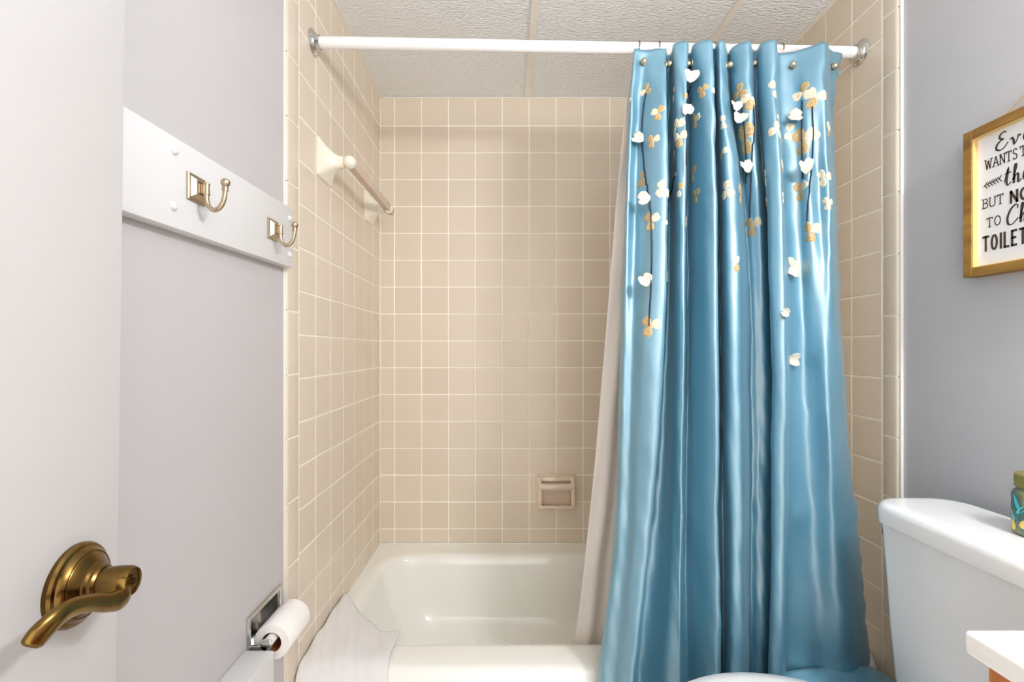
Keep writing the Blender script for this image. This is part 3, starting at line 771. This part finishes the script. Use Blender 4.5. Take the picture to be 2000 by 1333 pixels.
# header seam
# grommets, rings
def ring_at(px, py, label, ball=True):
    s0, v0 = locate(px, py); p = on_cloth(s0, v0, 0, 0, .0008); nrm = (on_cloth(s0, v0, 0, 0, .01)-p).normalized()
    G().torus(p, nrm, .0082, .0018, 20, 6).mk('grommet', 'nickel', cur, 60)
    rc = rod_at(p.x)
    e = empty('curtain_ring', p)
    rl = RR+.0022; pts = [p+nrm*.004]
    a0, a1 = math.radians(215), math.radians(-40)
    for k in range(13):
        a = a0+(a1-a0)*k/12; pts.append(rc+Vector((.006*(k/12-.2), math.cos(a)*rl, math.sin(a)*rl)))
    pts.append(Vector((p.x+.004, max(p.y+.012, rc.y-.01), p.z+.006))); pts.append(p-nrm*.006)
    G().tube(cr(pts, 3), .0015, 6).mk('wire', 'wire', e, 60)
    if ball: G().ball(p+nrm*.008, .0085, 14, 10).mk('ball', 'nickel', e, 60)
    tag(e, label, 'curtain ring', 'metal rings on the shower rod')
ring_at(1256, 122, 'metal curtain ring with a round ball, leftmost on the rod')
ring_at(1307, 125, 'metal curtain ring with a half hidden ball, second from the left on the rod')
ring_at(1350, 122, 'metal curtain ring tucked behind the third gather of the curtain')
ring_at(1421, 127, 'metal curtain ring with a round ball in the gather at the middle of the curtain')
ring_at(1476, 126, 'metal curtain ring in the narrow gather right of the curtain middle')
ring_at(1548, 130, 'metal curtain ring with a round ball, second from the right on the rod')
ring_at(1624, 132, 'metal curtain ring at the curtain edge, nearest the right tiled wall')
# hem swept forward beside the toilet
nx, ny = 40, 26; V = []
top_l = [at(1500, 1318, 1.10), at(1560, 1309, 1.11), at(1640, 1302, 1.115), at(1692, 1301, 1.118), at(1716, 1311, 1.11), at(1750, 1334, 1.10)]
tl = cr(top_l, 8)
for j in range(ny+1):
    t = j/ny
    for i, p in enumerate(tl):
        u = i/(len(tl)-1)
        fy = -.075*math.sin(min(1, t*1.6)*PI/2)+.008*math.sin(u*17+t*5)*t; fz = -.012*t-.16*max(0, t-.35)**1.3+.006*math.sin(u*23+t*9)*min(1, t*3)
        V.append(p+Vector((0, fy, fz)))
n = len(tl)
hem = obj('swept_hem', V, [(j*n+i, j*n+i+1, (j+1)*n+i+1, (j+1)*n+i) for j in range(ny) for i in range(n-1)], 'curtain', cur, 80)
md = hem.modifiers.new('thick', 'SOLIDIFY'); md.thickness = .0009

# ------------------------------------------------------------------ toilet
TY = .795; toilet = empty('toilet', (.6, TY, 0)); tag(toilet, 'white porcelain toilet with tank against the right wall', 'toilet')
zt = CZ-.312
def trr(xa, xb, hw, r, z, n=6): return rrect(xa, xb, TY-hw, TY+hw, r, z, n)
def bow(ring, amt, hw):
    return [Vector((p.x-(amt*(1-((p.y-TY)/hw)**2) if p.x < .88 else 0), p.y, p.z)) for p in ring]
R = []
for z, xf, hw in ((.42, .802, .183), (.45, .798, .188), (.55, .792, .194), (.66, .788, .199), (zt-.046, .784, .2045), (zt-.041, .784, .2045)):
    R.append(bow(trr(xf, .935, hw, .020, z), .010, hw))
tank = G().rings(R).mk('tank', 'porc', toilet, 50)
R = []
for z, xf, hw, r in ((zt-.045, .776, .211, .045), (zt-.042, .771, .217, .05), (zt-.016, .769, .220, .055), (zt-.007, .772, .217, .055), (zt-.0025, .777, .212, .053), (zt-.0005, .785, .204, .048), (zt, .80, .189, .04)):
    R.append(bow(trr(xf, .945-(xf-.769)*.3, hw, r, z, 8), .010, hw))
G().rings(R).mk('tank_lid', 'porc', toilet, 55)
G().box(.795, .803, TY+.199, TY+.207, zt-.077, zt-.060, .0015, 1).mk('blue_clip', 'blue', toilet, 40)
def oval(z, a, bq, cx=.475, back=.70):
    out = []
    for k in range(48):
        q = 2*PI*k/48; x = math.cos(q); y = math.sin(q)
        X = cx+(x*a if x < 0 else x*a*.98); Y = TY+bq*y*(1-.10*max(0, -x)**2)
        out.append(Vector((X, Y, z)))
    return out
zs_ = CZ-.650
G().rings([oval(zs_-.046, .225, .166), oval(zs_-.044, .23, .168), oval(zs_-.026, .23, .168), oval(zs_-.022, .226, .165)]).mk('seat_ring', 'porc', toilet, 55)
G().rings([oval(zs_-.021, .228, .166), oval(zs_-.018, .233, .170), oval(zs_-.008, .233, .170), oval(zs_-.003, .225, .164), oval(zs_-.0003, .20, .143), oval(zs_, .12, .08)]).mk('seat_lid', 'porc', toilet, 55)
def bo(z, a, bq, cx): return [Vector((cx+math.cos(2*PI*k/48)*a, TY+math.sin(2*PI*k/48)*bq, z)) for k in range(48)]
G().rings([bo(0, .25, .12, .56), bo(.06, .235, .11, .56), bo(.18, .21, .105, .55), bo(.28, .225, .14, .51), bo(.36, .232, .172, .485), bo(zs_-.05, .235, .182, .48), bo(zs_-.0465, .225, .176, .478)]).mk('bowl', 'porc', toilet, 60)
G().box(.68, .93, TY-.13, TY+.13, .33, zs_-.045, .015, 3).mk('tank_shelf', 'porc', toilet, 45)
G().box(.685, .715, TY-.09, TY-.055, zs_-.046, zs_+.004, .004, 2).mk('hinge', 'porc', toilet, 40)
G().box(.685, .715, TY+.055, TY+.09, zs_-.046, zs_+.004, .004, 2).mk('hinge', 'porc', toilet, 40)

# candle jar on the tank lid
jc = Vector((.893, .79, zt)); jar = empty('candle_jar', jc); tag(jar, 'teal floral candle jar with gold lid standing on the toilet tank', 'candle jar')
G().lathe(jc, (0, 0, 1), [(.030, .0), (.034, .004), (.0345, .008), (.0345, .068), (.033, .073), (.029, .077), (.029, .082)], 36).mk('glass', 'jar', jar, 40)
G().lathe(jc+Vector((0, 0, .080)), (0, 0, 1), [(.0305, 0), (.0315, .001), (.0315, .005), (.0305, .006), (.0305, .008), (.032, .009), (.032, .021), (.0305, .023), (.0002, .0235)], 36).mk('lid', 'lidgold', jar, 35)
def on_jar(a, z, w, h, rot, m_, name):
    gm = G(); vv = []
    for k in range(14):
        q = 2*PI*k/14; x = math.cos(q)*w*(1-.35*math.sin(q)); y = math.sin(q)*h
        x, y = x*math.cos(rot)-y*math.sin(rot), x*math.sin(rot)+y*math.cos(rot)
        aa = a+x/.035; vv.append(jc+Vector((math.cos(aa)*.0349, math.sin(aa)*.0349, z+y)))
    gm.add(vv, [tuple(range(14))]); gm.mk(name, m_, jar, None)
for k in range(14):
    a = PI+.9-k*.28
    on_jar(a, .046+.012*math.sin(k*2.1), .0035, .013, .8*math.sin(k*1.7), 'jarleaf', 'painted_leaf')
    if k % 2: on_jar(a+.1, .022+.006*math.sin(k), .0055, .009, .5*math.cos(k), 'jarflower', 'painted_flower')

# ------------------------------------------------------------------ vanity in the right corner
VYE, VXF, VZ = .561, .540, CZ-.330
top = G().box(VXF, PR-.001, YF+.005, VYE, VZ-.028, VZ, .006, 3).mk('countertop', 'counter', None, 40, origin=(.76, .15, VZ-.028))
tag(top, 'white vanity countertop at the right edge beside the toilet', 'countertop')
van = empty('vanity_cabinet', (.76, .15, 0)); tag(van, 'orange oak vanity cabinet under the white countertop', 'cabinet')
G().box(VXF+.018, PR-.001, YF+.012, VYE-.012, .09, VZ-.0285, .002, 1).mk('body', 'oak', van, 40)
G().box(VXF+.07, PR-.001, YF+.02, VYE-.02, 0, .09).mk('toe_kick', 'oak', van, None)
for a, c in ((YF+.04, .135), (.155, VYE-.045)):
    d = G().box(VXF, VXF+.018, a, c, .14, VZ-.19, .004, 2).mk('cabinet_door', 'oak', van, 40)
    G().ball((VXF-.014, c-.03 if a < 0 else a+.03, VZ-.24), .014, 12, 8).mk('knob', 'brass', d, 60, origin=(.76, .15, 0))
G().box(VXF, VXF+.018, YF+.04, VYE-.045, VZ-.165, VZ-.055, .004, 2).mk('drawer_front', 'oak', van, 40)

# ------------------------------------------------------------------ wooden sign with lettering on the right wall
SXF = .955; sy0, sy1, s0z, s1z = .755, .990, CZ+.150, CZ+.451
sign = empty('wall_sign', (PR, (sy0+sy1)/2, s0z)); tag(sign, 'gold wood framed sign with brown lettering hung on the right wall', 'sign')
fw = .0185
def fr_piece(y0_, y1_, z0_, z1_): G().box(SXF, PR-.0005, y0_, y1_, z0_, z1_, .001, 1).mk('frame_bar', 'frame', sign, 30)
fr_piece(sy0, sy0+fw, s0z, s1z); fr_piece(sy1-fw, sy1, s0z, s1z); fr_piece(sy0+fw, sy1-fw, s0z, s0z+fw); fr_piece(sy0+fw, sy1-fw, s1z-fw, s1z)
for a in ((sy1-fw-.0012, sy1-fw, s0z+fw, s1z-fw), (sy0+fw, sy0+fw+.0012, s0z+fw, s1z-fw), (sy0+fw, sy1-fw, s0z+fw, s0z+fw+.0012), (sy0+fw, sy1-fw, s1z-fw-.0012, s1z-fw)):
    G().box(SXF+.002, PR-.006, *a).mk('frame_lip', 'framein', sign, None)
XBOARD = SXF+.012
G().box(XBOARD, PR-.002, sy0+fw, sy1-fw, s0z+fw, s1z-fw).mk('board', 'board', sign, None)
ym = (sy0+sy1)/2
tw_ = [Vector((SXF+.015, sy1-.058, s1z-.001)), Vector((PR-.006, ym+.008, s1z+.037)), Vector((PR-.005, ym, s1z+.041)), Vector((PR-.006, ym-.008, s1z+.037)), Vector((SXF+.015, sy0+.058, s1z-.001))]
pth = [tw_[0].lerp(tw_[1], k/6) for k in range(6)]+cr(tw_[1:4], 4)+[tw_[3].lerp(tw_[4], k/6) for k in range(1, 7)]
G().tube(pth, .0013, 6).mk('twine', 'twine', sign, 60)
# stroke lettering: glyphs in a unit box, height 1
CAPS = {
 'W': [[(0, 1), (.25, 0), (.5, .8), (.75, 0), (1, 1)]], 'A': [[(0, 0), (.4, 1), (.8, 0)], [(.16, .35), (.64, .35)]],
 'N': [[(0, 0), (0, 1), (.65, 0), (.65, 1)]], 'T': [[(0, 1), (.7, 1)], [(.35, 1), (.35, 0)]],
 'S': [[(.55, .85), (.4, 1), (.15, 1), (.02, .8), (.12, .58), (.45, .44), (.56, .22), (.42, 0), (.15, 0), (0, .16)]],
 'O': [[(.35 + .35*math.sin(2*PI*k/14), .5+.5*math.cos(2*PI*k/14)) for k in range(15)]],
 'C': [[(.35 + .35*math.sin(2*PI*k/14), .5+.5*math.cos(2*PI*k/14)) for k in range(2, 13)][::-1]],
 'G': [[(.35 + .35*math.sin(2*PI*k/14), .5+.5*math.cos(2*PI*k/14)) for k in range(4, 13)][::-1]+[(.68, .42), (.42, .42)]],
 'H': [[(0, 0), (0, 1)], [(.6, 0), (.6, 1)], [(0, .5), (.6, .5)]], 'E': [[(.5, 1), (0, 1), (0, 0), (.5, 0)], [(0, .52), (.4, .52)]],
 'B': [[(0, 0), (0, 1), (.35, 1), (.5, .88), (.5, .66), (.35, .54), (0, .54)], [(.35, .54), (.56, .4), (.56, .14), (.38, 0), (0, 0)]],
 'U': [[(0, 1), (0, .25), (.12, .04), (.32, 0), (.52, .04), (.64, .25), (.64, 1)]], 'I': [[(0.06, 0), (0.06, 1)]], 'L': [[(0, 1), (0, 0), (.48, 0)]],
 'P': [[(0, 0), (0, 1), (.38, 1), (.54, .86), (.54, .62), (.38, .48), (0, .48)]], 'R': [[(0, 0), (0, 1), (.38, 1), (.54, .86), (.54, .64), (.38, .5), (0, .5)], [(.26, .5), (.58, 0)]],
}
SERIF = {'W': [(0, 1), (.5, .8), (1, 1)], 'A': [(0, 0), (.8, 0)], 'N': [(0, 0), (0, 1), (.65, 1)], 'T': [(.35, 0)], 'B': [(-.04, 0), (-.04, 1)], 'U': [(0, 1), (.64, 1)], 'H': [(0, 0), (0, 1), (.6, 0), (.6, 1)],
         'E': [(-.02, 0), (-.02, 1)], 'P': [(0, 0)], 'R': [(0, 0), (.58, 0)]}
SCRIPT = {
 'E': [[(.62, 1.0), (.52, 1.1), (.30, 1.0), (.24, .78), (.46, .62), (.30, .6), (.08, .40), (.05, .14), (.26, 0), (.52, .08), (.74, .34)]],
 'v': [[(0, .42), (.1, .5), (.2, .3), (.24, .02), (.42, .3), (.46, .52), (.6, .44)]],
 'e': [[(0, .2), (.2, .26), (.34, .42), (.24, .55), (.1, .42), (.08, .14), (.22, 0), (.42, .16)]], 'r': [[(0, .2), (.12, .55), (.18, .44), (.34, .48), (.3, .1), (.4, .02), (.5, .16)]],
 'y': [[(0, .4), (.1, .5), (.12, .12), (.26, .04), (.42, .5)], [(.42, .5), (.36, -.2), (.2, -.45), (.1, -.3), (.3, -.08), (.55, .16)]],
 'o': [[(.3, .5), (.12, .44), (.06, .16), (.2, 0), (.36, .14), (.38, .4), (.28, .5), (.4, .4), (.5, .44)]], 'n': [[(0, .4), (.08, .5), (.08, 0)], [(.08, .3), (.26, .52), (.36, .4), (.36, .08), (.44, .02), (.54, .16)]],
 't': [[(0, .2), (.26, 1.0), (.14, .2), (.24, .0), (.42, .14)], [(.02, .66), (.44, .7)]], 'h': [[(0, .2), (.24, .8), (.26, 1.02), (.16, .96), (.08, 0)], [(.08, .2), (.28, .5), (.36, .36), (.34, .06), (.42, .0), (.54, .14)]],
 'w': [[(0, .42), (.08, .5), (.1, .1), (.24, .06), (.32, .46), (.34, .1), (.5, .06), (.58, .48), (.7, .42)]], 'l': [[(0, .2), (.26, .8), (.24, 1.02), (.14, .9), (.12, .1), (.22, 0), (.34, .14)]],
 'd': [[(.32, .44), (.14, .48), (.06, .18), (.18, 0), (.34, .2), (.46, 1.0)], [(.44, .9), (.36, .1), (.44, .02), (.54, .14)]], 'C': [[(.72, .82), (.76, .98), (.58, 1.06), (.28, .84), (.08, .44), (.12, .08), (.36, .0), (.62, .16), (.78, .3)]],
 'a': [[(.32, .44), (.14, .48), (.06, .18), (.18, 0), (.34, .2), (.38, .48)], [(.37, .44), (.36, .08), (.44, .02), (.54, .16)]], 'g': [[(.32, .44), (.14, .48), (.06, .2), (.18, .04), (.34, .22), (.38, .48)], [(.37, .44), (.34, -.2), (.2, -.44), (.08, -.28), (.3, -.06), (.54, .16)]],
}
def ribbon(gm, pts, wd, jn=True, thin=None):
    n_ = len(pts); base = len(gm.v); prs = []
    for i, p in enumerate(pts):
        a, c = pts[max(0, i-1)], pts[min(n_-1, i+1)]
        dx, dy = c[0]-a[0], c[1]-a[1]; l = math.hypot(dx, dy) or 1; w = wd
        if thin: w = wd*(thin+(1-thin)*max(0, -dy/l)) if True else wd
        nx_, ny_ = -dy/l*w/2, dx/l*w/2
        prs.append(((p[0]+nx_, p[1]+ny_), (p[0]-nx_, p[1]-ny_)))
    for (a, c) in prs:
        for q in (a, c):
            gm.v.append(Vector((XBOARD-.0005, -q[0], q[1])))
    for i in range(n_-1): k = base+2*i; gm.f.append((k, k+1, k+3, k+2))
def text(txt, style, y_left, z, h, wd, adv, sx=1.0):
    """y_left: wall coordinate of the first letter's left side (text runs towards -Y)"""
    x = 0
    for ch in txt:
        if ch == ' ': x += .4*h*sx; continue
        gl_ = (SCRIPT if style == 'script' else CAPS)[ch]; gm = G(); mx_ = 0
        for st in gl_:
            pts = [(px*h*sx, py*h) for px, py in st]; mx_ = max(mx_, max(p[0] for p in pts))
            if style == 'script' or ch in 'SOCGU': pts = [(p.x, p.y) for p in cr([Vector((a, c, 0)) for a, c in pts], 4)]
            if style == 'script': ribbon(gm, pts, wd, thin=.5)
            else:
                if ch in 'SOCGUBPR' and len(pts) > 4: ribbon(gm, pts, wd)
                else:
                    for a, c in zip(pts, pts[1:]):
                        l = math.hypot(c[0]-a[0], c[1]-a[1]) or 1; ex, ey = (c[0]-a[0])/l*wd*.45, (c[1]-a[1])/l*wd*.45
                        ribbon(gm, [(a[0]-ex, a[1]-ey), (c[0]+ex, c[1]+ey)], wd)
        if style == 'serif':
            for (px, py) in SERIF.get(ch, []): ribbon(gm, [(px*h*sx-h*.15, py*h), (px*h*sx+h*.15, py*h)], wd*.75)
            if ch == 'T':
                for px in (0, .7): ribbon(gm, [(px*h*sx, h), (px*h*sx, h*.8)], wd*.75)
        for i in range(len(gm.v)):
            v = gm.v[i]; gm.v[i] = Vector((v.x, y_left-x+v.y, z+v.z))
        obj('letter', gm.v, gm.f, 'ink', sign)
        x += mx_+adv
def sy(px): return F*XBOARD/(px-VX)
def szz(px, py): return CZ-(py-VY)*sy(px)/F
text('Everyone', 'script', sy(1945), szz(1960, 291), .030, .0043, .0035, 1.05)
text('WANTS', 'serif', sy(1925), szz(1925, 332), .0185, .0021, .0036, .65); text('TO', 'serif', sy(1993), szz(1925, 332), .0185, .0021, .0040, .78); text('CHANGE', 'serif', sy(1993)-.036, szz(1925, 332), .0185, .0021, .0040, .72)
text('the', 'script', sy(1962), szz(1962, 364), .034, .0043, .002, .85); text('world', 'script', sy(1962)-.058, szz(1962, 364), .034, .0043, .002, .85)
text('BUT', 'serif', sy(1921), szz(1921, 408), .0180, .0021, .0045, .85); text('NO', 'bold', sy(1975), szz(1975, 396), .0205, .0046, .0065, .82); text('ONE', 'bold', sy(1975)-.044, szz(1975, 396), .0205, .0046, .0065, .7)
text('TO', 'serif', sy(1928), szz(1928, 445), .0180, .0021, .0045, .85); text('Change', 'script', sy(1966), szz(1966, 441), .034, .0043, .002, .8)
text('TOILET', 'bold', sy(1921), szz(1921, 491), .0275, .0044, .0070, .50); text('PAPER', 'bold', sy(1921)-.112, szz(1921, 491), .0275, .0044, .006, .42)
# little leaf sprig left of "the"
yl, zl_ = sy(1919), szz(1919, 366)
gm = G(); ribbon(gm, [(0, 0), (.036, .006)], .0009)
for i in range(len(gm.v)): v = gm.v[i]; gm.v[i] = Vector((v.x, yl+v.y, zl_+v.z))
obj('sprig', gm.v, gm.f, 'ink', sign)
for k in range(6):
    for sg in (-1, 1):
        gm = G(); bx_, bz_ = .004+.0055*k, (.006/.036)*(.004+.0055*k)
        ribbon(gm, [(bx_, bz_), (bx_+.0035, bz_+sg*.003), (bx_+.0058, bz_+sg*.0062)], .0018)
        for i in range(len(gm.v)): v = gm.v[i]; gm.v[i] = Vector((v.x, yl+v.y, zl_+v.z))
        obj('sprig_leaf', gm.v, gm.f, 'ink', sign)

# ------------------------------------------------------------------ vanity light on the right wall (its globes light the room)
vl = empty('vanity_light', (PR, .10, CZ+.70)); tag(vl, 'three globe vanity light bar on the right wall above the vanity', 'wall light')
G().box(PR-.03, PR-.0005, -.13, .33, CZ+.665, CZ+.735, .006, 2).mk('backplate', 'chrome', vl, 40)
for y in (-.05, .10, .25):
    G().lathe((PR-.03, y, CZ+.70), (-1, 0, 0), [(.02, 0), (.018, .02), (.016, .035)], 20).mk('socket', 'chrome', vl, 40)
    G().ball((PR-.105, y, CZ+.70), .046, 20, 14).mk('globe', 'globe', vl, 60)
